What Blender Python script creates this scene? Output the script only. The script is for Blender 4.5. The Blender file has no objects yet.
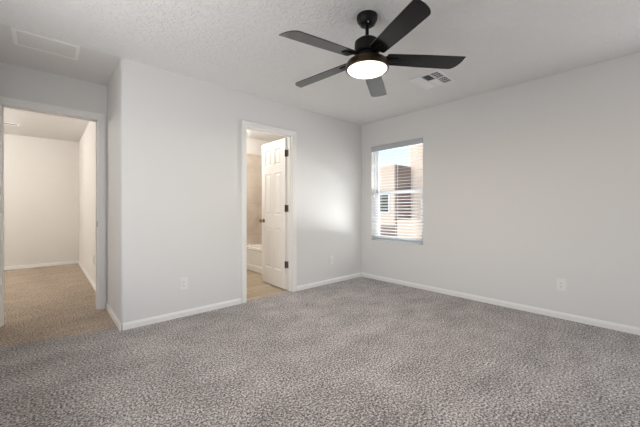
import bpy, bmesh, math
from mathutils import Vector, Matrix
R = math.radians
S = bpy.context.scene
C = S.collection

# ------------------------------------------------------------------ camera
cd = bpy.data.cameras.new('camera'); cam = bpy.data.objects.new('camera', cd); C.objects.link(cam)
cam.location = (-3.803, -3.2122, 1.0802)
cam.rotation_euler = (R(90), 0, R(47.946 - 90))
cd.sensor_width = 36.0; cd.lens = 304.44 / 640 * 36; cd.shift_y = -3.855 / 640
cd.clip_start = 0.02; cd.clip_end = 500
S.camera = cam

# ------------------------------------------------------------------ world, sun, daylight fill, exposure
w = bpy.data.worlds.new('sky'); S.world = w; w.use_nodes = True
nt = w.node_tree; nt.nodes.clear()
sky = nt.nodes.new('ShaderNodeTexSky'); sky.sky_type = 'NISHITA'; sky.sun_disc = False
sky.sun_elevation = R(48); sky.sun_rotation = R(-60); sky.air_density = 1.0; sky.dust_density = 1.5
bg = nt.nodes.new('ShaderNodeBackground'); bg.inputs[1].default_value = 0.21
out = nt.nodes.new('ShaderNodeOutputWorld')
nt.links.new(sky.outputs[0], bg.inputs[0]); nt.links.new(bg.outputs[0], out.inputs[0])

def light(name, kind, loc, energy, color=(1, 1, 1), direction=None, size=None, size_y=None, parent=None):
    d = bpy.data.lights.new(name, kind); d.energy = energy; d.color = color
    o = bpy.data.objects.new(name, d); C.objects.link(o); o.location = loc
    if direction: o.rotation_euler = Vector(direction).to_track_quat('-Z', 'Y').to_euler()
    if kind == 'AREA':
        d.shape = 'RECTANGLE'; d.size = size; d.size_y = size_y or size
    elif kind == 'SUN': d.angle = R(0.6)
    elif size: d.shadow_soft_size = size
    if parent: o.parent = parent
    return o
# added fill lamps, in unseen made-up openings and outside the bedroom window
E = dict(back=4, side=16.5, right=11, front=6, low=75, sky=.255, sun=.7, fan=10, hall=41, bath=24)
bg.inputs[1].default_value = E['sky']
light('sun', 'SUN', (-10, 10, 12), E['sun'], (1, .95, .88), direction=(.72, -.06, -.6))
light('fill_back_opening', 'AREA', (-3.15, -5.17, 1.30), E['back'], (.96, .98, 1), direction=(0, 1, .6), size=1.9, size_y=1.5)  # fill lamp in an added opening behind the camera
light('fill_side_opening', 'AREA', (-4.27, -1.45, 1.30), E['side'], (.96, .98, 1), direction=(1, 0, .35), size=1.2, size_y=1.4)  # fill lamp in an added opening beside the camera
light('fill_right_opening', 'AREA', (-.04, -4.25, 1.30), E['right'], (.96, .98, 1), direction=(-1, .25, .08), size=1.15, size_y=1.4)  # fill lamp in an added opening, unseen part of the right wall
light('fill_outside_low', 'AREA', (2.1, -1.7, .15), E['low'], (.98, .98, 1), direction=(-2.1, 1.06, 1.15), size=1.0, size_y=.8).data.spread = R(95)  # added lamp outside the bedroom window, out of view, brightens ceiling and corner
light('fill_outside_window', 'AREA', (1.5, -2.5, 1.8), E['front'], (.94, .97, 1), direction=(-1.5, 1.86, -.47), size=2.0, size_y=1.8).data.spread = R(95)  # added lamp out of view, strengthens daylight through the bedroom window

vs = S.view_settings
vs.view_transform = 'Standard'; vs.look = 'None'; vs.gamma = 1; vs.use_curve_mapping = False
vs.exposure = 0.55

# ------------------------------------------------------------------ materials
def srgb(r, g, b):
    f = lambda c: (c / 255 / 12.92) if c / 255 <= .04045 else ((c / 255 + .055) / 1.055) ** 2.4
    return (f(r), f(g), f(b), 1)

def mat(name, col, rough=.6, metal=0, bump=0, scale=50, detail=3, spec=.5, coat=0, emit=None, estr=0, dist=.01):
    m = bpy.data.materials.new(name); m.use_nodes = True
    n = m.node_tree.nodes; l = m.node_tree.links; b = n['Principled BSDF']
    b.inputs['Base Color'].default_value = col; b.inputs['Roughness'].default_value = rough
    b.inputs['Metallic'].default_value = metal; b.inputs['Specular IOR Level'].default_value = spec
    b.inputs['Coat Weight'].default_value = coat; b.inputs['Coat Roughness'].default_value = .08
    if emit: b.inputs['Emission Color'].default_value = emit; b.inputs['Emission Strength'].default_value = estr
    if bump:
        tc = n.new('ShaderNodeTexCoord'); t = n.new('ShaderNodeTexNoise'); t.inputs['Scale'].default_value = scale
        t.inputs['Detail'].default_value = detail
        bp = n.new('ShaderNodeBump'); bp.inputs['Strength'].default_value = bump; bp.inputs['Distance'].default_value = dist
        l.new(tc.outputs['Object'], t.inputs['Vector']); l.new(t.outputs['Fac'], bp.inputs['Height'])
        l.new(bp.outputs[0], b.inputs['Normal'])
    return m

WALL = mat('wall_paint', srgb(229, 227, 225), .75, bump=.15, scale=90, dist=.003, spec=.3)
HALLWALL = mat('warm_wall_paint', srgb(231, 227, 221), .75, bump=.15, scale=90, dist=.003, spec=.3)
TRIM = mat('white_trim_paint', srgb(244, 242, 239), .4)
SMOOTHCEIL = mat('smooth_ceiling_paint', srgb(228, 226, 224), .8, bump=.1, scale=60, dist=.003)

def ceiling_mat():                                   # knock-down texture
    m = mat('textured_ceiling_paint', srgb(236, 235, 234), .85, spec=.2)
    n = m.node_tree.nodes; l = m.node_tree.links; b = n['Principled BSDF']
    tc = n.new('ShaderNodeTexCoord')
    a = n.new('ShaderNodeTexNoise'); a.inputs['Scale'].default_value = 20; a.inputs['Detail'].default_value = 4; a.inputs['Distortion'].default_value = 1.2
    r = n.new('ShaderNodeValToRGB'); r.color_ramp.elements[0].position = .44; r.color_ramp.elements[1].position = .56
    f = n.new('ShaderNodeTexNoise'); f.inputs['Scale'].default_value = 90; f.inputs['Detail'].default_value = 2
    ad = n.new('ShaderNodeMath'); ad.operation = 'MULTIPLY_ADD'; ad.inputs[1].default_value = .45
    bp = n.new('ShaderNodeBump'); bp.inputs['Strength'].default_value = .6; bp.inputs['Distance'].default_value = .006
    for t in (a, f): l.new(tc.outputs['Object'], t.inputs['Vector'])
    l.new(a.outputs['Fac'], r.inputs[0]); l.new(f.outputs['Fac'], ad.inputs[0]); l.new(r.outputs[0], ad.inputs[2])
    l.new(ad.outputs[0], bp.inputs['Height']); l.new(bp.outputs[0], b.inputs['Normal'])
    return m
CEIL = ceiling_mat()

def carpet(name, dark, mid, lite):
    m = mat(name, mid, .95, spec=.1)
    n = m.node_tree.nodes; l = m.node_tree.links; b = n['Principled BSDF']
    b.inputs['Sheen Weight'].default_value = .3; b.inputs['Sheen Roughness'].default_value = .4
    tc = n.new('ShaderNodeTexCoord')
    t1 = n.new('ShaderNodeTexNoise'); t1.inputs['Scale'].default_value = 82; t1.inputs['Detail'].default_value = 5; t1.inputs['Roughness'].default_value = .75
    t2 = n.new('ShaderNodeTexNoise'); t2.inputs['Scale'].default_value = 3.0; t2.inputs['Detail'].default_value = 5; t2.inputs['Roughness'].default_value = .6
    mp = n.new('ShaderNodeMapping'); mp.inputs['Scale'].default_value = (1, 1.5, 1)
    ma = n.new('ShaderNodeMath'); ma.operation = 'MULTIPLY_ADD'; ma.inputs[1].default_value = .12
    sb = n.new('ShaderNodeMath'); sb.operation = 'SUBTRACT'; sb.inputs[1].default_value = .06
    r = n.new('ShaderNodeValToRGB')
    e = r.color_ramp.elements; e[0].position = .405; e[0].color = dark; e[1].position = .605; e[1].color = lite
    x = e.new(.5); x.color = mid
    l.new(tc.outputs['Object'], t1.inputs['Vector']); l.new(tc.outputs['Object'], mp.inputs['Vector']); l.new(mp.outputs[0], t2.inputs['Vector'])
    l.new(t2.outputs['Fac'], ma.inputs[0]); l.new(t1.outputs['Fac'], ma.inputs[2]); l.new(ma.outputs[0], sb.inputs[0])
    l.new(sb.outputs[0], r.inputs[0]); l.new(r.outputs[0], b.inputs['Base Color'])
    bp = n.new('ShaderNodeBump'); bp.inputs['Strength'].default_value = .9; bp.inputs['Distance'].default_value = .012
    l.new(t1.outputs['Fac'], bp.inputs['Height']); l.new(bp.outputs[0], b.inputs['Normal'])
    return m
CARPET = carpet('grey_carpet', srgb(58, 52, 51), srgb(160, 153, 150), srgb(240, 234, 231))
CARPET_H = carpet('warm_tinted_carpet', srgb(88, 72, 56), srgb(182, 162, 140), srgb(234, 214, 190))  # same carpet, warm hall light put into a browner colour

def vinyl():
    m = mat('wood_look_vinyl', srgb(150, 135, 115), .4)
    n = m.node_tree.nodes; l = m.node_tree.links; b = n['Principled BSDF']
    tc = n.new('ShaderNodeTexCoord'); mp = n.new('ShaderNodeMapping'); mp.inputs['Scale'].default_value = (1, 1, 1)
    br = n.new('ShaderNodeTexBrick'); br.inputs['Scale'].default_value = 1; br.inputs['Brick Width'].default_value = 1.2; br.inputs['Row Height'].default_value = .15
    br.inputs['Mortar Size'].default_value = .002
    br.inputs['Color1'].default_value = srgb(190, 173, 150); br.inputs['Color2'].default_value = srgb(168, 151, 128); br.inputs['Mortar'].default_value = srgb(100, 88, 72)
    t = n.new('ShaderNodeTexNoise'); t.inputs['Scale'].default_value = 6; t.inputs['Detail'].default_value = 6
    mp2 = n.new('ShaderNodeMapping'); mp2.inputs['Scale'].default_value = (1, 14, 1)
    mx = n.new('ShaderNodeMixRGB'); mx.blend_type = 'MULTIPLY'; mx.inputs[0].default_value = .5
    r = n.new('ShaderNodeValToRGB'); r.color_ramp.elements[0].color = (.55, .5, .45, 1); r.color_ramp.elements[0].position = .3; r.color_ramp.elements[1].position = .6
    l.new(tc.outputs['Object'], mp.inputs[0]); l.new(mp.outputs[0], br.inputs['Vector'])
    l.new(tc.outputs['Object'], mp2.inputs[0]); l.new(mp2.outputs[0], t.inputs['Vector']); l.new(t.outputs['Fac'], r.inputs[0])
    l.new(br.outputs[0], mx.inputs[1]); l.new(r.outputs[0], mx.inputs[2]); l.new(mx.outputs[0], b.inputs['Base Color'])
    return m
VINYL = vinyl()

def tile():
    m = mat('beige_stone_tile', srgb(190, 172, 150), .35)
    n = m.node_tree.nodes; l = m.node_tree.links; b = n['Principled BSDF']
    tc = n.new('ShaderNodeTexCoord'); sp = n.new('ShaderNodeSeparateXYZ'); cb = n.new('ShaderNodeCombineXYZ'); ad = n.new('ShaderNodeMath')
    br = n.new('ShaderNodeTexBrick'); br.inputs['Scale'].default_value = 1; br.inputs['Brick Width'].default_value = .6; br.inputs['Row Height'].default_value = .3
    br.inputs['Mortar Size'].default_value = .003; br.offset = .5
    br.inputs['Color1'].default_value = srgb(226, 214, 200); br.inputs['Color2'].default_value = srgb(220, 208, 193); br.inputs['Mortar'].default_value = srgb(200, 188, 174)
    t = n.new('ShaderNodeTexNoise'); t.inputs['Scale'].default_value = 3; t.inputs['Detail'].default_value = 6; t.inputs['Distortion'].default_value = .8
    r = n.new('ShaderNodeValToRGB'); r.color_ramp.elements[0].color = (.78, .74, .70, 1); r.color_ramp.elements[0].position = .35; r.color_ramp.elements[1].position = .65
    mx = n.new('ShaderNodeMixRGB'); mx.blend_type = 'MULTIPLY'; mx.inputs[0].default_value = .7
    l.new(tc.outputs['Object'], sp.inputs[0]); l.new(sp.outputs[0], ad.inputs[0]); l.new(sp.outputs[1], ad.inputs[1])
    l.new(ad.outputs[0], cb.inputs[0]); l.new(sp.outputs[2], cb.inputs[1]); l.new(cb.outputs[0], br.inputs['Vector'])
    l.new(tc.outputs['Object'], t.inputs['Vector']); l.new(t.outputs['Fac'], r.inputs[0])
    l.new(br.outputs[0], mx.inputs[1]); l.new(r.outputs[0], mx.inputs[2]); l.new(mx.outputs[0], b.inputs['Base Color'])
    return m
TILE = tile()
DOORP = mat('door_paint', srgb(240, 236, 230), .4)
BRONZE = mat('aged_bronze', srgb(92, 78, 66), .4, metal=.7)
BRASS = mat('brushed_brass', srgb(150, 125, 85), .3, metal=1, bump=.02, scale=40)
TUBM = mat('white_acrylic', srgb(242, 238, 230), .18, coat=.3)
BLACK = mat('black_metal', srgb(10, 9, 9), .45, metal=.2, spec=.35, bump=.03, scale=60, dist=.001)
BLADE = mat('black_laminate_blade', srgb(9, 9, 14), .20, spec=.45, coat=.15, bump=.015, scale=30, dist=.001)
RING = mat('dark_bronze_ring', srgb(62, 50, 34), .35, metal=.5)
CHROME = mat('polished_steel', srgb(200, 198, 195), .2, metal=1)
LENS = mat('glowing_lens', srgb(255, 248, 235), .4, emit=(1, .90, .74, 1), estr=1.5)
DOME = mat('glowing_dome', srgb(255, 248, 235), .4, emit=(1, .82, .6, 1), estr=2.5)
PLATE = mat('white_plastic', srgb(238, 236, 233), .35)
SLOT = mat('dark_slot', srgb(40, 38, 36), .7)
VENTW = mat('white_enamel', srgb(242, 241, 240), .35)
VENTD = mat('dark_duct', srgb(58, 58, 60), .8)
VINYLW = mat('white_window_vinyl', srgb(240, 243, 248), .35)
BLIND = mat('white_blind', srgb(234, 233, 232), .45)
VALANCE = mat('pale_grey_valance', srgb(196, 198, 204), .5)
STUCCO = mat('beige_stucco', srgb(222, 200, 180), .9, bump=.4, scale=30, dist=.02)
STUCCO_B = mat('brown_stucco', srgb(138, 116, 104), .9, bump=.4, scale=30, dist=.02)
DGLASS = mat('dark_window_glass', srgb(46, 62, 62), .15)
GROUND = mat('sandy_ground', srgb(170, 152, 132), .95, bump=.5, scale=4, dist=.1)
SEAM = mat('metal_threshold', srgb(190, 178, 160), .4, metal=.3)

def glass():
    m = bpy.data.materials.new('window_glass'); m.use_nodes = True; n = m.node_tree.nodes; l = m.node_tree.links; n.clear()
    t = n.new('ShaderNodeBsdfTransparent'); t.inputs[0].default_value = (.96, .98, .97, 1)
    g = n.new('ShaderNodeBsdfGlossy'); g.inputs['Roughness'].default_value = .02
    fr = n.new('ShaderNodeFresnel'); fr.inputs[0].default_value = 1.3
    mx = n.new('ShaderNodeMixShader'); o = n.new('ShaderNodeOutputMaterial')
    l.new(fr.outputs[0], mx.inputs[0]); l.new(t.outputs[0], mx.inputs[1]); l.new(g.outputs[0], mx.inputs[2]); l.new(mx.outputs[0], o.inputs[0])
    return m
GLASS = glass()

# ------------------------------------------------------------------ mesh helpers
def box(bm, a, b, m=None):
    x0, y0, z0 = [min(a[i], b[i]) for i in range(3)]; x1, y1, z1 = [max(a[i], b[i]) for i in range(3)]
    v = [bm.verts.new(c) for c in ((x0,y0,z0),(x1,y0,z0),(x1,y1,z0),(x0,y1,z0),(x0,y0,z1),(x1,y0,z1),(x1,y1,z1),(x0,y1,z1))]
    if m: 
        for q in v: q.co = m @ q.co
    for f in ((0,3,2,1),(4,5,6,7),(0,1,5,4),(1,2,6,5),(2,3,7,6),(3,0,4,7)): bm.faces.new([v[i] for i in f])
    return v
def prism(bm, pts, z0, z1, m=None):                   # outline (x, y) extruded in z
    lo = [bm.verts.new((x, y, z0)) for x, y in pts]; hi = [bm.verts.new((x, y, z1)) for x, y in pts]
    if m:
        for q in lo + hi: q.co = m @ q.co
    n = len(pts)
    bm.faces.new(lo[::-1]); bm.faces.new(hi)
    for i in range(n): bm.faces.new((lo[i], lo[(i+1) % n], hi[(i+1) % n], hi[i]))
def lathe(bm, prof, seg=48, m=None):                  # profile (r, z) top to bottom, closed at r == 0
    rings = []
    for r, z in prof:
        if r < 1e-6: rings.append([bm.verts.new((0, 0, z))])
        else: rings.append([bm.verts.new((r*math.cos(2*math.pi*k/seg), r*math.sin(2*math.pi*k/seg), z)) for k in range(seg)])
    if m:
        for rg in rings:
            for q in rg: q.co = m @ q.co
    for A, B in zip(rings, rings[1:]):
        for k in range(seg):
            j = (k+1) % seg
            if len(A) == 1: bm.faces.new((A[0], B[k], B[j]))
            elif len(B) == 1: bm.faces.new((A[k], B[0], A[j]))
            else: bm.faces.new((A[k], B[k], B[j], A[j]))
def obj(name, bm, m, parent=None, bevel=0, smooth=False, loc=None, rot=None, kind=None):
    bmesh.ops.recalc_face_normals(bm, faces=bm.faces)
    me = bpy.data.meshes.new(name); bm.to_mesh(me); bm.free(); me.materials.append(m)
    o = bpy.data.objects.new(name, me); C.objects.link(o)
    if loc: o.location = loc
    if rot: o.rotation_euler = rot
    if parent: o.parent = parent
    if bevel:
        b = o.modifiers.new('bevel', 'BEVEL'); b.width = bevel; b.segments = 2; b.limit_method = 'ANGLE'; b.angle_limit = R(40)
    if smooth: me.shade_smooth() if hasattr(me, 'shade_smooth') else [setattr(p, 'use_smooth', True) for p in me.polygons]
    if smooth:
        try: me.set_sharp_from_angle(angle=R(35))
        except Exception: pass
    if kind: o['kind'] = kind
    return o
def boxes(name, lst, m, parent=None, bevel=0, kind=None, **k):
    bm = bmesh.new()
    for a, b in lst: box(bm, a, b)
    return obj(name, bm, m, parent, bevel, kind=kind, **k)
def struct(name, lst, m, bevel=0, label=None):
    o = boxes(name, lst, m, bevel=bevel, kind='structure')
    if label: o['label'] = label
    return o
def thing(name, label, cat, loc=(0, 0, 0), rot=(0, 0, 0), group=None, kind=None):
    o = bpy.data.objects.new(name, None); C.objects.link(o); o.location = loc; o.rotation_euler = rot
    o['label'] = label; o['category'] = cat
    if group: o['group'] = group
    if kind: o['kind'] = kind
    return o
def tag(o, label, cat, group=None):
    o['label'] = label; o['category'] = cat
    if group: o['group'] = group
    return o

H = 2.44
XL = -4.30      # wall beside the camera
YB = -5.20      # wall behind the camera
YE = .8375      # wall with the entry doorway
# ------------------------------------------------------------------ floors
tint_edge = lambda x: .09 + (-3.31 - x) * .21  # line where the browner carpet tint begins
bm = bmesh.new()
prism(bm, [(XL, YB), (0, YB), (0, 0), (-1.388, 0), (-1.388, .05), (-2.07, .05), (-2.07, 0), (-3.3, 0), (-3.3, tint_edge(-3.3)), (XL, tint_edge(XL))], -.05, 0)
o = obj('floor', bm, CARPET, kind='structure'); o['label'] = 'grey speckled cut pile carpet of the empty bedroom'
bm = bmesh.new()
prism(bm, [(XL, tint_edge(XL)), (-3.3, tint_edge(-3.3)), (-3.3, 4.6), (-5.6, 4.6), (-5.6, .9525), (-4.30, .9525)], -.05, -.001)
o = obj('floor_hall', bm, CARPET_H, kind='structure'); o['label'] = 'carpet, warm light put into its colour, running through the doorway into the hall'
o = struct('floor_bathroom', [((-2.6, .115, -.05), (-.3, 1.97, -.004)), ((-2.07, .05, -.05), (-1.388, .115, -.004))], VINYL, label='wood look plank floor of the bathroom')

# ------------------------------------------------------------------ ceilings
struct('ceiling', [((XL-.1, YB-.1, H), (.15, .0, H+.1))], CEIL, label='white knockdown textured bedroom ceiling')
struct('ceiling_hall', [((-5.7, 0, H), (-3.185, 4.72, H+.1))], SMOOTHCEIL, label='smooth ceiling over entry recess and hall')
struct('ceiling_bathroom', [((-3.185, 0, H), (.15, 2.1, H+.1))], SMOOTHCEIL)

# ------------------------------------------------------------------ walls
WY0, WY1, WZ0, WZ1 = -1.080, -.204, .595, 2.060
struct('wall_right', [((0, YB-.1, -.05), (.15, -4.85, H)), ((0, -3.65, -.05), (.15, WY0, H)), ((0, -4.85, -.05), (.15, -3.65, WZ0)), ((0, -4.85, WZ1), (.15, -3.65, H)), ((0, WY1, -.05), (.15, 2.1, H)), ((0, WY0, -.05), (.15, WY1, WZ0)), ((0, WY0, WZ1), (.15, WY1, H))], WALL)  # rear opening is added, out of view, for a fill lamp
DX0, DX1, DZ = -2.070, -1.388, 2.060     # rough opening of the bathroom doorway
bm = bmesh.new()
r = .02; arc = [(-3.3 + r - r*math.cos(a), r - r*math.sin(a)) for a in [R(90)*k/8 for k in range(9)]]
prism(bm, [(-3.3, YE)] + arc + [(DX0, 0), (DX0, .115), (-3.185, .115), (-3.185, YE)], -.05, H)
box(bm, (DX0, 0, DZ), (DX1, .115, H)); box(bm, (DX1, 0, -.05), (0, .115, H))
o = obj('wall_left', bm, WALL, smooth=True, kind='structure')
EX0, EX1, EZ = -4.114, -3.374, 2.062
struct('wall_entry', [((-5.6, YE, -.05), (EX0, .9525, H)), ((EX1, YE, -.05), (-3.185, .9525, H)), ((EX0, YE, EZ), (EX1, .9525, H))], WALL)
struct('wall_hall_right', [((-3.3, .9525, -.05), (-3.185, 4.72, H))], HALLWALL)
struct('wall_hall_back', [((-5.7, 4.6, -.05), (-3.3, 4.72, H))], HALLWALL)
struct('wall_hall_left', [((-5.7, YE, -.05), (-5.6, 4.6, H))], HALLWALL)
# two unseen walls with openings added for the fill lamps
struct('wall_back', [((XL-.1, YB-.1, -.05), (-4.15, YB, H)), ((-2.15, YB-.1, -.05), (0, YB, H)), ((-4.15, YB-.1, -.05), (-2.15, YB, .5)), ((-4.15, YB-.1, 2.1), (-2.15, YB, H))], WALL)
struct('wall_side', [((XL-.1, YB, -.05), (XL, -2.25, H)), ((XL-.1, -.95, -.05), (XL, YE, H)), ((XL-.1, -2.25, -.05), (XL, -.95, .55)), ((XL-.1, -2.25, 2.05), (XL, -.95, H))], WALL)
struct('sun_blocker', [((-7.4, YB, 2.5), (XL-.1, YE-.04, 2.62))], STUCCO, label='added sun blocker outside the side opening, out of view')  # added slab, unseen, keeps the sun out of the side opening
# bathroom
struct('wall_bathroom_left', [((-2.7, .115, -.05), (-2.6, 2.1, H))], HALLWALL)
struct('wall_bathroom_back', [((-2.6, 1.97, -.05), (-.3, 2.1, H))], HALLWALL)
struct('wall_bathroom_right', [((-.3, .115, -.05), (0, 2.1, H))], HALLWALL)
TX = -1.11      # tub apron
struct('trim_1', [((TX, 1.955, .40), (-.315, 1.97, 2.14)), ((-.315, .13, .40), (-.3, 1.97, 2.14)), ((TX, .115, .40), (-.315, .13, 2.14))], TILE, label='beige stone tile surround above the bathtub')

# ------------------------------------------------------------------ baseboards: profile swept on straight runs
def baseboard(name, p, q, n, h=.062, t=.013):
    p = Vector((*p, 0)); q = Vector((*q, 0)); n = Vector((*n, 0))
    prof = [(0, -.005), (t, -.005), (t, h*.72), (t*.65, h*.80), (t*.55, h*.93), (t*.25, h), (0, h)]
    bm = bmesh.new()
    A = [bm.verts.new(p + n*a + Vector((0, 0, z))) for a, z in prof]; B = [bm.verts.new(q + n*a + Vector((0, 0, z))) for a, z in prof]
    bm.faces.new(A); bm.faces.new(B[::-1])
    for i in range(len(prof)): j = (i+1) % len(prof); bm.faces.new((A[i], B[i], B[j], A[j]))
    return obj(name, bm, TRIM, kind='structure')
baseboard('baseboard_left', (-3.29, 0), (-2.129, 0), (0, -1))
baseboard('baseboard_corner', (-1.325, 0), (-.0, 0), (0, -1))
baseboard('baseboard_right', (0, 0), (0, YB), (-1, 0))
baseboard('baseboard_recess', (-3.3, -.005), (-3.3, YE-.017), (-1, 0))
baseboard('baseboard_hall_right', (-3.3, .97), (-3.3, 4.6), (-1, 0))
baseboard('baseboard_hall_back', (-5.6, 4.6), (-3.3, 4.6), (0, -1))
baseboard('baseboard_side', (XL, YB), (XL, YE), (1, 0))
baseboard('baseboard_back', (XL, YB), (0, YB), (0, 1))

# ------------------------------------------------------------------ door frames (jambs, stops, casings)
def frame(name, x0, x1, ztop, y0, y1, cw=.065, ct=.016, stop=None, label=None):
    """x0..x1 is the rough opening; jambs 10 mm; casing both sides."""
    bm = bmesh.new(); j = .01
    box(bm, (x0, y0, -.004), (x0+j, y1, ztop)); box(bm, (x1-j, y0, -.004), (x1, y1, ztop)); box(bm, (x0+j, y0, ztop-j), (x1-j, y1, ztop))
    if stop:
        s0, s1 = stop
        box(bm, (x0+j, s0, -.004), (x0+j+.011, s1, ztop-j)); box(bm, (x1-j-.011, s0, -.004), (x1-j, s1, ztop-j)); box(bm, (x0+j, s0, ztop-j-.011), (x1-j, s1, ztop-j))
    o = obj(name, bm, TRIM, bevel=.0015, kind='structure')
    if label: o['label'] = label
    for side, yy in ((-1, y0), (1, y1)):
        b2 = bmesh.new(); a = x0+j-.004; b = x1-j+.004; zt = ztop-j+.004
        # stepped casing: thick outer band and a thinner inner band
        for (u0, u1, th) in ((0, cw*.35, ct*.6), (cw*.35, cw*.8, ct*.8), (cw*.8, cw, ct)):
            box(b2, (a-u0, yy, -.004), (a-u1, yy+side*th, zt+u1)); box(b2, (b+u0, yy, -.004), (b+u1, yy+side*th, zt+u1))
            box(b2, (a-u0, yy, zt+u0), (b+u0, yy+side*th, zt+u1))
        obj('casing', b2, TRIM, o, bevel=.0015)
    return o
bathframe = frame('trim_2', DX0, DX1, DZ, 0, .115, stop=(.035, .068), cw=.060, label='white casing and jambs of the bathroom doorway')
entryframe = frame('trim_3', EX0-.0, EX1, EZ, YE, .9525, stop=(YE+.045, YE+.08), label='white casing and jambs of the entry doorway')
boxes('strike_plate', [((EX1-.0115, YE+.008, .895), (EX1-.0098, YE+.036, .955))], BRONZE, entryframe)

# ------------------------------------------------------------------ six-panel doors
def panel_door(name, width, height, hinge, ang, label, hinge_mat=BRONZE):
    """leaf in local x 0..width, y 0..-.035 ; hinge at local origin"""
    T = .035
    root = thing(name, label, 'door', hinge, (0, 0, ang), kind='structure')
    st = .105 if width < .7 else .115; mid = .09
    cx = width/2; cols = [(st, cx-mid/2), (cx+mid/2, width-st)]
    rows = [(.235, .81), (.99, 1.585), (1.695, 1.92)]
    bm = bmesh.new()
    xs = sorted({0, width, *[a for c in cols for a in c]}); zs = sorted({0, height, *[a for r_ in rows for a in r_]})
    for i in range(len(xs)-1):
        for k in range(len(zs)-1):
            isp = (xs[i], xs[i+1]) in cols and (zs[k], zs[k+1]) in rows
            if not isp: box(bm, (xs[i], -T, zs[k]), (xs[i+1], 0, zs[k+1]))
    bmesh.ops.remove_doubles(bm, verts=bm.verts, dist=1e-5)
    leaf = obj('leaf', bm, DOORP, root)
    for c in cols:
        for r_ in rows:
            bm = bmesh.new(); x0, x1 = c; z0, z1 = r_
            for s, yf in ((1, 0), (-1, -T)):
                # moulding slope in, flat groove, raised field
                rings = [(0, 0), (.012, .009), (.020, .009), (.042, .002)]
                prev = None
                for ins, dep in rings:
                    y = yf - s*dep
                    v = [bm.verts.new(q) for q in ((x0+ins, y, z0+ins), (x1-ins, y, z0+ins), (x1-ins, y, z1-ins), (x0+ins, y, z1-ins))]
                    if prev:
                        for i in range(4): bm.faces.new((prev[i], prev[(i+1) % 4], v[(i+1) % 4], v[i]))
                    prev = v
                bm.faces.new(prev)
            obj('panel', bm, DOORP, leaf)
    for yk, s in ((0, 1), (-T, -1)):
        bm = bmesh.new()
        m = Matrix.Translation((width-.062, yk, .905)) @ Matrix.Rotation(R(-90)*s, 4, 'X')
        lathe(bm, [(0, .0), (.03, .0), (.03, .006), (.012, .010), (.011, .030), (.024, .040), (.028, .052), (.024, .062), (0, .066)], 24, m)
        obj('door_knob', bm, BRASS, root, smooth=True)
    for hz in (.33, 1.085, 1.825):
        bm = bmesh.new()
        box(bm, (-.0022, -.033, hz-.045), (0, -.002, hz+.045))            # leaf plate on the door edge
        lathe(bm, [(0, hz+.050), (.004, hz+.048), (.0062, hz+.045), (.0062, hz-.045), (.004, hz-.048), (0, hz-.050)], 16, Matrix.Translation((-.005, .005, 0)))
        obj('hinge', bm, hinge_mat, root, smooth=True)
    return root
# bathroom door: hinged on the right jamb, swung about 90 degrees into the bathroom; local +x -> +Y
d1 = panel_door('door_1', .630, 2.030, (-1.418, .128, .012), R(88.0), 'cream six-panel bathroom door standing open into the bathroom')
boxes('hinge_leaf', [((-1.4022, .075, z-.045+.012), (-1.3995, .108, z+.045+.012)) for z in (.33, 1.085, 1.825)], BRONZE, bathframe)
# entry door: hinged on the left jamb, swung into the bedroom along the side wall
d2 = panel_door('door_2', .705, 2.02, (-4.105, YE-.024, .012), R(-92.0), 'white six-panel entry door open at the left picture edge', DOORP)

# ------------------------------------------------------------------ window
win = bpy.data.objects.new('window_1', None); C.objects.link(win); win['kind'] = 'structure'
win['label'] = 'white single-hung window behind blinds in the right wall'
X0, X1 = .085, .135
def rect_frame(x0, x1, y0, y1, z0, z1, wd, wt=None, wb=None):
    wt = wt or wd; wb = wb or wd
    return [((x0, y0, z0), (x1, y0+wd, z1)), ((x0, y1-wd, z0), (x1, y1, z1)), ((x0, y0+wd, z1-wt), (x1, y1-wd, z1)), ((x0, y0+wd, z0), (x1, y1-wd, z0+wb))]
boxes('window_frame', rect_frame(X0, X1+.01, WY0, WY1, WZ0, WZ1, .035), VINYLW, win, bevel=.002)
zm = 1.335
boxes('upper_sash', rect_frame(.112, .128, WY0+.035, WY1-.035, zm, WZ1-.035, .022, wb=.035), VINYLW, win, bevel=.002)
boxes('lower_sash', rect_frame(.088, .108, WY0+.035, WY1-.035, WZ0+.035, zm+.03, .042, wt=.045), VINYLW, win, bevel=.002)
boxes('glass_pane', [((.119, WY0+.057, zm+.035), (.121, WY1-.057, WZ1-.057))], GLASS, win)
boxes('glass_pane', [((.097, WY0+.077, WZ0+.077), (.099, WY1-.077, zm-.015))], GLASS, win)
boxes('sash_lock', [((.082, -.68, zm+.012), (.09, -.62, zm+.028))], VINYLW, win, bevel=.002)
struct('window_sill', [((-.004, WY0+.001, WZ0), (X0, WY1-.001, WZ0+.008))], TRIM)

# ------------------------------------------------------------------ blinds
bl = thing('window_blind', 'white horizontal faux wood blind hanging open in the bedroom window', 'blind', (0, (WY0+WY1)/2, WZ0))
hw = (WY1-WY0)/2 - .008; top = WZ1-WZ0
bm = bmesh.new()
pr = [(-.012, top-.078), (-.016, top-.070), (-.016, top-.018), (-.011, top-.006), (-.002, top-.002), (-.002, top-.078)]
A = [bm.verts.new((x, -hw-.004, z)) for x, z in pr]; B = [bm.verts.new((x, hw+.004, z)) for x, z in pr]
bm.faces.new(A); bm.faces.new(B[::-1])
for i in range(len(pr)): j = (i+1) % len(pr); bm.faces.new((A[i], B[i], B[j], A[j]))
obj('valance', bm, VALANCE, bl)
boxes('headrail', [((.006, -hw, top-.045), (.058, hw, top-.004))], BLIND, bl, bevel=.003)
bm = bmesh.new(); z = .085; tilt = R(9)
while z < top-.06:
    m = Matrix.Translation((.032, 0, z)) @ Matrix.Rotation(-tilt, 4, 'Y')
    box(bm, (-.025, -hw, -.0014), (.025, hw, .0014), m); z += .0455
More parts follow.
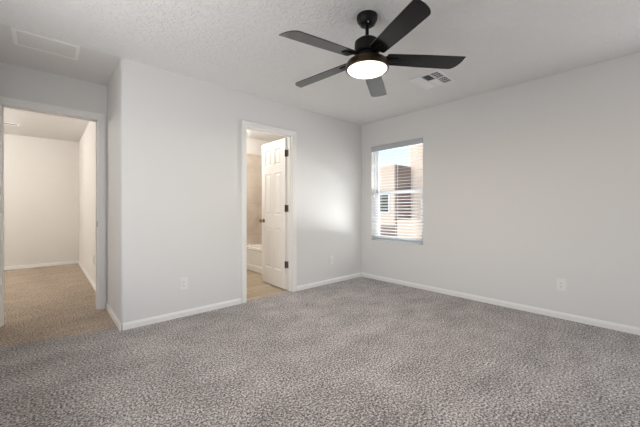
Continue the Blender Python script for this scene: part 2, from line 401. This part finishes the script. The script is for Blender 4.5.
obj('slats', bm, BLIND, bl)
boxes('bottom_rail', [((.006, -hw, .030), (.058, hw, .052))], VALANCE, bl, bevel=.004)
for yy in (-hw+.13, 0, hw-.13):
    boxes('ladder_cord', [((.0045, yy-.0012, .04), (.0065, yy+.0012, top-.05)), ((.0575, yy-.0012, .04), (.0595, yy+.0012, top-.05))], BLIND, bl)
bm = bmesh.new(); lathe(bm, [(0, top-.075), (.0045, top-.08), (.0045, top-.66), (.006, top-.67), (.006, top-.72), (0, top-.73)], 10, Matrix.Translation((-.008, hw-.105, 0)))
obj('tilt_wand', bm, mat('smoky_wand', srgb(150, 152, 158), .3), bl, smooth=True)

# ------------------------------------------------------------------ outlets
def outlet(loc, ang, label):
    t = thing('wall_outlet', label, 'outlet', loc, (0, 0, ang), group='outlets low on the bedroom walls')
    boxes('cover_plate', [((-.037, -.0055, -.060), (.037, 0, .060))], PLATE, t, bevel=.0025)
    rc = boxes('receptacle', [((-.0165, -.0085, -.0335), (.0165, -.005, .0335))], PLATE, t, bevel=.0012)
    for sl in [b for s in (-.018, .018) for b in (((-.0075, -.0088, s-.004), (-.0055, -.0084, s+.005)), ((.0055, -.0088, s-.004), (.0075, -.0088+.0004, s+.004)), ((-.002, -.0088, s-.011), (.002, -.0084, s-.0075)))]:
        boxes('socket_slot', [sl], SLOT, rc)
    for s in (-.048, .048):
        bm = bmesh.new(); lathe(bm, [(0, .0012), (.003, .0008), (.003, 0), (0, 0)], 10, Matrix.Translation((0, -.0052, s)) @ Matrix.Rotation(R(90), 4, 'X'))
        obj('screw', bm, PLATE, t)
outlet((-2.762, 0, .333), 0, 'white outlet on the left wall between outer corner and bathroom door')
outlet((-.682, 0, .338), 0, 'white outlet between the bathroom door and the room corner')
outlet((0, -2.573, .336), R(-90), 'white outlet on the right wall beyond the window')
outlet((-3.3, 2.05, .38), R(-90), 'small white outlet low on the hall wall')

# ------------------------------------------------------------------ ceiling register
vx0, vx1, vy0, vy1 = -.985, -.615, -1.800, -1.472
v = thing('ceiling_vent', 'white six-section air register in the textured ceiling behind the fan', 'vent', ((vx0+vx1)/2, (vy0+vy1)/2, H))
a, b_ = (vx1-vx0)/2, (vy1-vy0)/2; fw = .026
boxes('backing', [((-a+.01, -b_+.01, -.002), (a-.01, b_-.01, .0))], VENTD, v)
fr = rect = [((-a, -b_, -.012), (-a+fw, b_, 0)), ((a-fw, -b_, -.012), (a, b_, 0)), ((-a+fw, -b_, -.012), (a-fw, -b_+fw, 0)), ((-a+fw, b_-fw, -.012), (a-fw, b_, 0))]
ih = (2*b_-2*fw)/3
fr += [((-.006, -b_+fw, -.012), (.006, b_-fw, 0)), ((-a+fw, -b_+fw+ih-.005, -.012), (a-fw, -b_+fw+ih+.005, 0)), ((-a+fw, -b_+fw+2*ih-.005, -.012), (a-fw, -b_+fw+2*ih+.005, 0))]
boxes('register_frame', fr, VENTW, v, bevel=.0015)
for row in range(3):
    for colm in range(2):
        x0 = -a+fw if colm == 0 else .006; x1 = -.006 if colm == 0 else a-fw
        y0 = -b_+fw+row*ih+(.005 if row else 0); y1 = -b_+fw+(row+1)*ih-(.005 if row < 2 else 0)
        bm = bmesh.new(); n = 4 if row == 0 else 6
        if row == 0:           # straight louvres crossing two dampers: dark gaps show
            for k in range(n):
                yy = y0+(k+.5)*(y1-y0)/n; box(bm, (x0, yy-.0012, -.0065), (x1, yy+.0012, -.003))
            for k in range(1, 3):
                xx = x0+k*(x1-x0)/3; box(bm, (xx-.002, y0, -.0065), (xx+.002, y1, -.003))
        else:
            al = {(1, 0): R(-32), (1, 1): R(24), (2, 0): R(22), (2, 1): R(20)}[(row, colm)]
            for k in range(n):
                xx = x0+(k+.5)*(x1-x0)/n
                m = Matrix.Translation((xx, 0, -.006)) @ Matrix.Rotation(al, 4, 'Y')
                box(bm, (-.0105, y0, -.0006), (.0105, y1, .0006), m)
        for q in bm.verts: q.co.z = max(-.0118, min(-.0022, q.co.z))
        obj('louvres', bm, VENTW, v)

# access panel in the recess ceiling and the little hall register
t = thing('ceiling_access_panel', 'flush white rectangular access panel in the ceiling before the entry recess', 'panel', (-3.79, .165, H))
boxes('panel_trim', [((-.205, -.15, -.006), (-.18, .15, 0)), ((.18, -.15, -.006), (.205, .15, 0)), ((-.18, -.15, -.006), (.18, -.125, 0)), ((-.18, .125, -.006), (.18, .15, 0))], TRIM, t, bevel=.001)
boxes('panel_board', [((-.179, -.124, -.004), (.179, .124, 0))], SMOOTHCEIL, t)
t = thing('hall_ceiling_vent', 'small white slotted vent in the hall ceiling', 'vent', (-4.24, 3.65, H), (0, 0, R(0)))
boxes('vent_frame', [((-.13, -.07, -.010), (.13, -.045, 0)), ((-.13, .045, -.010), (.13, .07, 0)), ((-.13, -.045, -.010), (-.105, .045, 0)), ((.105, -.045, -.010), (.13, .045, 0))], VENTW, t, bevel=.001)
boxes('vent_backing', [((-.105, -.045, -.003), (.105, .045, 0))], SLOT, t)

# ------------------------------------------------------------------ ceiling fan
FX, FY = -2.12, -1.842
fan = thing('ceiling_fan', 'black five-blade ceiling fan with lit round light kit', 'ceiling fan', (FX, FY, H))
bm = bmesh.new(); lathe(bm, [(0, 0), (.073, 0), (.073, -.014), (.067, -.036), (.054, -.056), (.040, -.066), (.016, -.068), (0, -.068)])
cano = obj('canopy', bm, BLACK, fan, smooth=True)
for an in (R(-42), R(138), R(48), R(228)):
    bm = bmesh.new(); lathe(bm, [(0, 0), (.0055, 0), (.0055, -.006), (0, -.008)], 12, Matrix.Translation((.047*math.cos(an), .047*math.sin(an), -.0615)))
    obj('canopy_screw', bm, CHROME, cano)
bm = bmesh.new(); lathe(bm, [(0, -.060), (.012, -.060), (.012, -.155), (.02, -.158), (.02, -.178), (0, -.178)], 24)
obj('downrod', bm, BLACK, fan, smooth=True)
bm = bmesh.new(); lathe(bm, [(0, -.160), (.030, -.160), (.068, -.168), (.085, -.182), (.088, -.195), (.088, -.252), (.082, -.260), (.066, -.262), (.066, -.284), (0, -.284)])
obj('motor_housing', bm, BLACK, fan, smooth=True)
bm = bmesh.new(); lathe(bm, [(0, -.272), (.060, -.274), (.085, -.300), (.118, -.312), (.140, -.326), (.150, -.345), (.151, -.372), (.147, -.378), (.140, -.378), (.138, -.366), (0, -.366)], 64)
obj('light_housing', bm, RING, fan, smooth=True)
bm = bmesh.new(); lathe(bm, [(0, -.367), (.137, -.367), (.138, -.376), (.130, -.384), (.100, -.390), (.05, -.393), (0, -.394)], 64)
obj('light_lens', bm, LENS, fan, smooth=True)
lp = light('fan_lamp', 'AREA', (0, 0, -.400), E['fan'], (1, .84, .64), direction=(0, 0, -1), size=.24, parent=fan); lp.data.shape = 'DISK'
BZ = -.296
def blade_shape():
    # local +x outward; -y side (clockwise) is the long corner
    pts = [(.135, .052), (.150, .058), (.40, .066), (.595, .068)]
    for k in range(1, 10):
        a = R(90) * k/9; pts.append((.595 + .067*math.sin(a), -.068 + .136*math.cos(a)))
    pts += [(.40, -.066), (.150, -.058), (.135, -.052)]
    return pts
for k in range(5):
    an = R(-42.5 + 72*k)
    mm = Matrix.Rotation(an, 4, 'Z') @ Matrix.Translation((0, 0, BZ)) @ Matrix.Rotation(R(3), 4, 'Y') @ Matrix.Rotation(R(-10), 4, 'X')
    bm = bmesh.new(); prism(bm, blade_shape(), -.003, .003)
    bo = obj('fan_blade', bm, BLADE, fan, bevel=.0012); bo.matrix_local = mm
    bm = bmesh.new()
    prism(bm, [(.060, .016), (.120, .020), (.150, .030), (.215, .034), (.235, .026), (.235, -.026), (.215, -.034), (.150, -.030), (.120, -.020), (.060, -.016)], .0035, .009)
    prism(bm, [(.145, .016), (.150, .020), (.215, .020), (.22, .016), (.22, -.016), (.215, -.020), (.150, -.020), (.145, -.016)], -.0085, -.0035)
    ir = obj('blade_iron', bm, BLACK, bo, bevel=.001)
# ------------------------------------------------------------------ bathtub
tub = thing('bathtub', 'white alcove bathtub below beige tile behind the open bathroom door', 'bathtub', (TX, .13, 0))
W_, L_, HT = .78, 1.82, .42
bm = bmesh.new()
def ring(x0, x1, y0, y1, z, rad, n=6):
    vs_ = []
    for cx, cy, a0 in ((x1-rad, y1-rad, 0), (x0+rad, y1-rad, 90), (x0+rad, y0+rad, 180), (x1-rad, y0+rad, 270)):
        for k in range(n+1): a = R(a0+90*k/n); vs_.append(bm.verts.new((cx+rad*math.cos(a), cy+rad*math.sin(a), z)))
    return vs_
rs = [ring(.012, W_, 0, L_, 0, .005), ring(0, W_, 0, L_, .006, .005), ring(0, W_, 0, L_, .095, .005), ring(.014, W_, 0, L_, .110, .005), ring(.014, W_, 0, L_, HT-.055, .005), ring(0, W_, 0, L_, HT-.045, .006), ring(0, W_, 0, L_, HT-.008, .006), ring(.008, W_-.008, .008, L_-.008, HT, .01),
      ring(.085, W_-.07, .10, L_-.10, HT, .14), ring(.10, W_-.085, .12, L_-.12, HT-.02, .14), ring(.15, W_-.13, .2, L_-.2, .12, .13), ring(.2, W_-.18, .27, L_-.27, .09, .1)]
for A, B in zip(rs, rs[1:]):
    n = len(A)
    for i in range(n): bm.faces.new((A[i], A[(i+1) % n], B[(i+1) % n], B[i]))
bm.faces.new(rs[-1])
obj('tub_shell', bm, TUBM, tub, smooth=True)
bm = bmesh.new(); lathe(bm, [(0, .004), (.03, .003), (.034, 0), (0, 0)], 24, Matrix.Translation((W_/2, .38, .092)))
obj('drain', bm, CHROME, tub, smooth=True)

# ------------------------------------------------------------------ lamps of the hall and the bathroom (out of the frame)
def dome(loc, r_, label, energy, col):
    t = thing('ceiling_lamp', label, 'ceiling lamp', loc)
    bm = bmesh.new(); lathe(bm, [(0, 0), (r_, 0), (r_, -.02), (r_*.93, -.022), (0, -.022)], 32); obj('lamp_base', bm, CHROME, t, smooth=True)
    bm = bmesh.new(); lathe(bm, [(r_*.92, -.022), (r_*.85, -.05), (r_*.6, -.075), (r_*.3, -.086), (0, -.09)], 32); obj('lamp_shade', bm, DOME, t, smooth=True)
    light('lamp_light', 'POINT', (0, 0, -.17), energy, col, size=.06, parent=t)
    return t
dome((-5.1, 2.9, H), .16, 'round glass ceiling lamp in the hall', E['hall'], (1, .985, .965))
dome((-1.75, 1.35, H), .14, 'round glass ceiling lamp in the bathroom', E['bath'], (1, .975, .945))

# ------------------------------------------------------------------ outside
struct('ground', [((.6, -30, -3.05), (60, 45, -2.95))], GROUND)
nb = thing('neighbor_house', 'beige and brown flat roofed stucco house seen through the window', 'house', (6, 0, -2.95))
def O(y0, y1, z0, z1, x0, x1): return ((x0-6, y0, z0+2.95), (x1-6, y1, z1+2.95))
boxes('beige_wall', [O(3.449, 9.5, .45, 2.80, 6.0, 8.6)], STUCCO, nb, bevel=.03)
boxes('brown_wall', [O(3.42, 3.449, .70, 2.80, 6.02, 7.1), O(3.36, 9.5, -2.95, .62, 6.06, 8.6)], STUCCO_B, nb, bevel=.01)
boxes('tall_wall', [O(-6, 3.50, -2.95, 5.2, 7.1, 11)], STUCCO, nb, bevel=.03)
boxes('low_wall', [O(-6, 3.36, -2.95, .70, 6.05, 7.1)], STUCCO, nb, bevel=.03)
wn = boxes('house_window', rect_frame(-.03, .02, 3.66, 4.75, .93+2.95, 1.70+2.95, .05), VINYLW, nb)
boxes('pane', [((-.012, 3.71, .98+2.95), (.0, 4.70, 1.65+2.95))], DGLASS, wn)
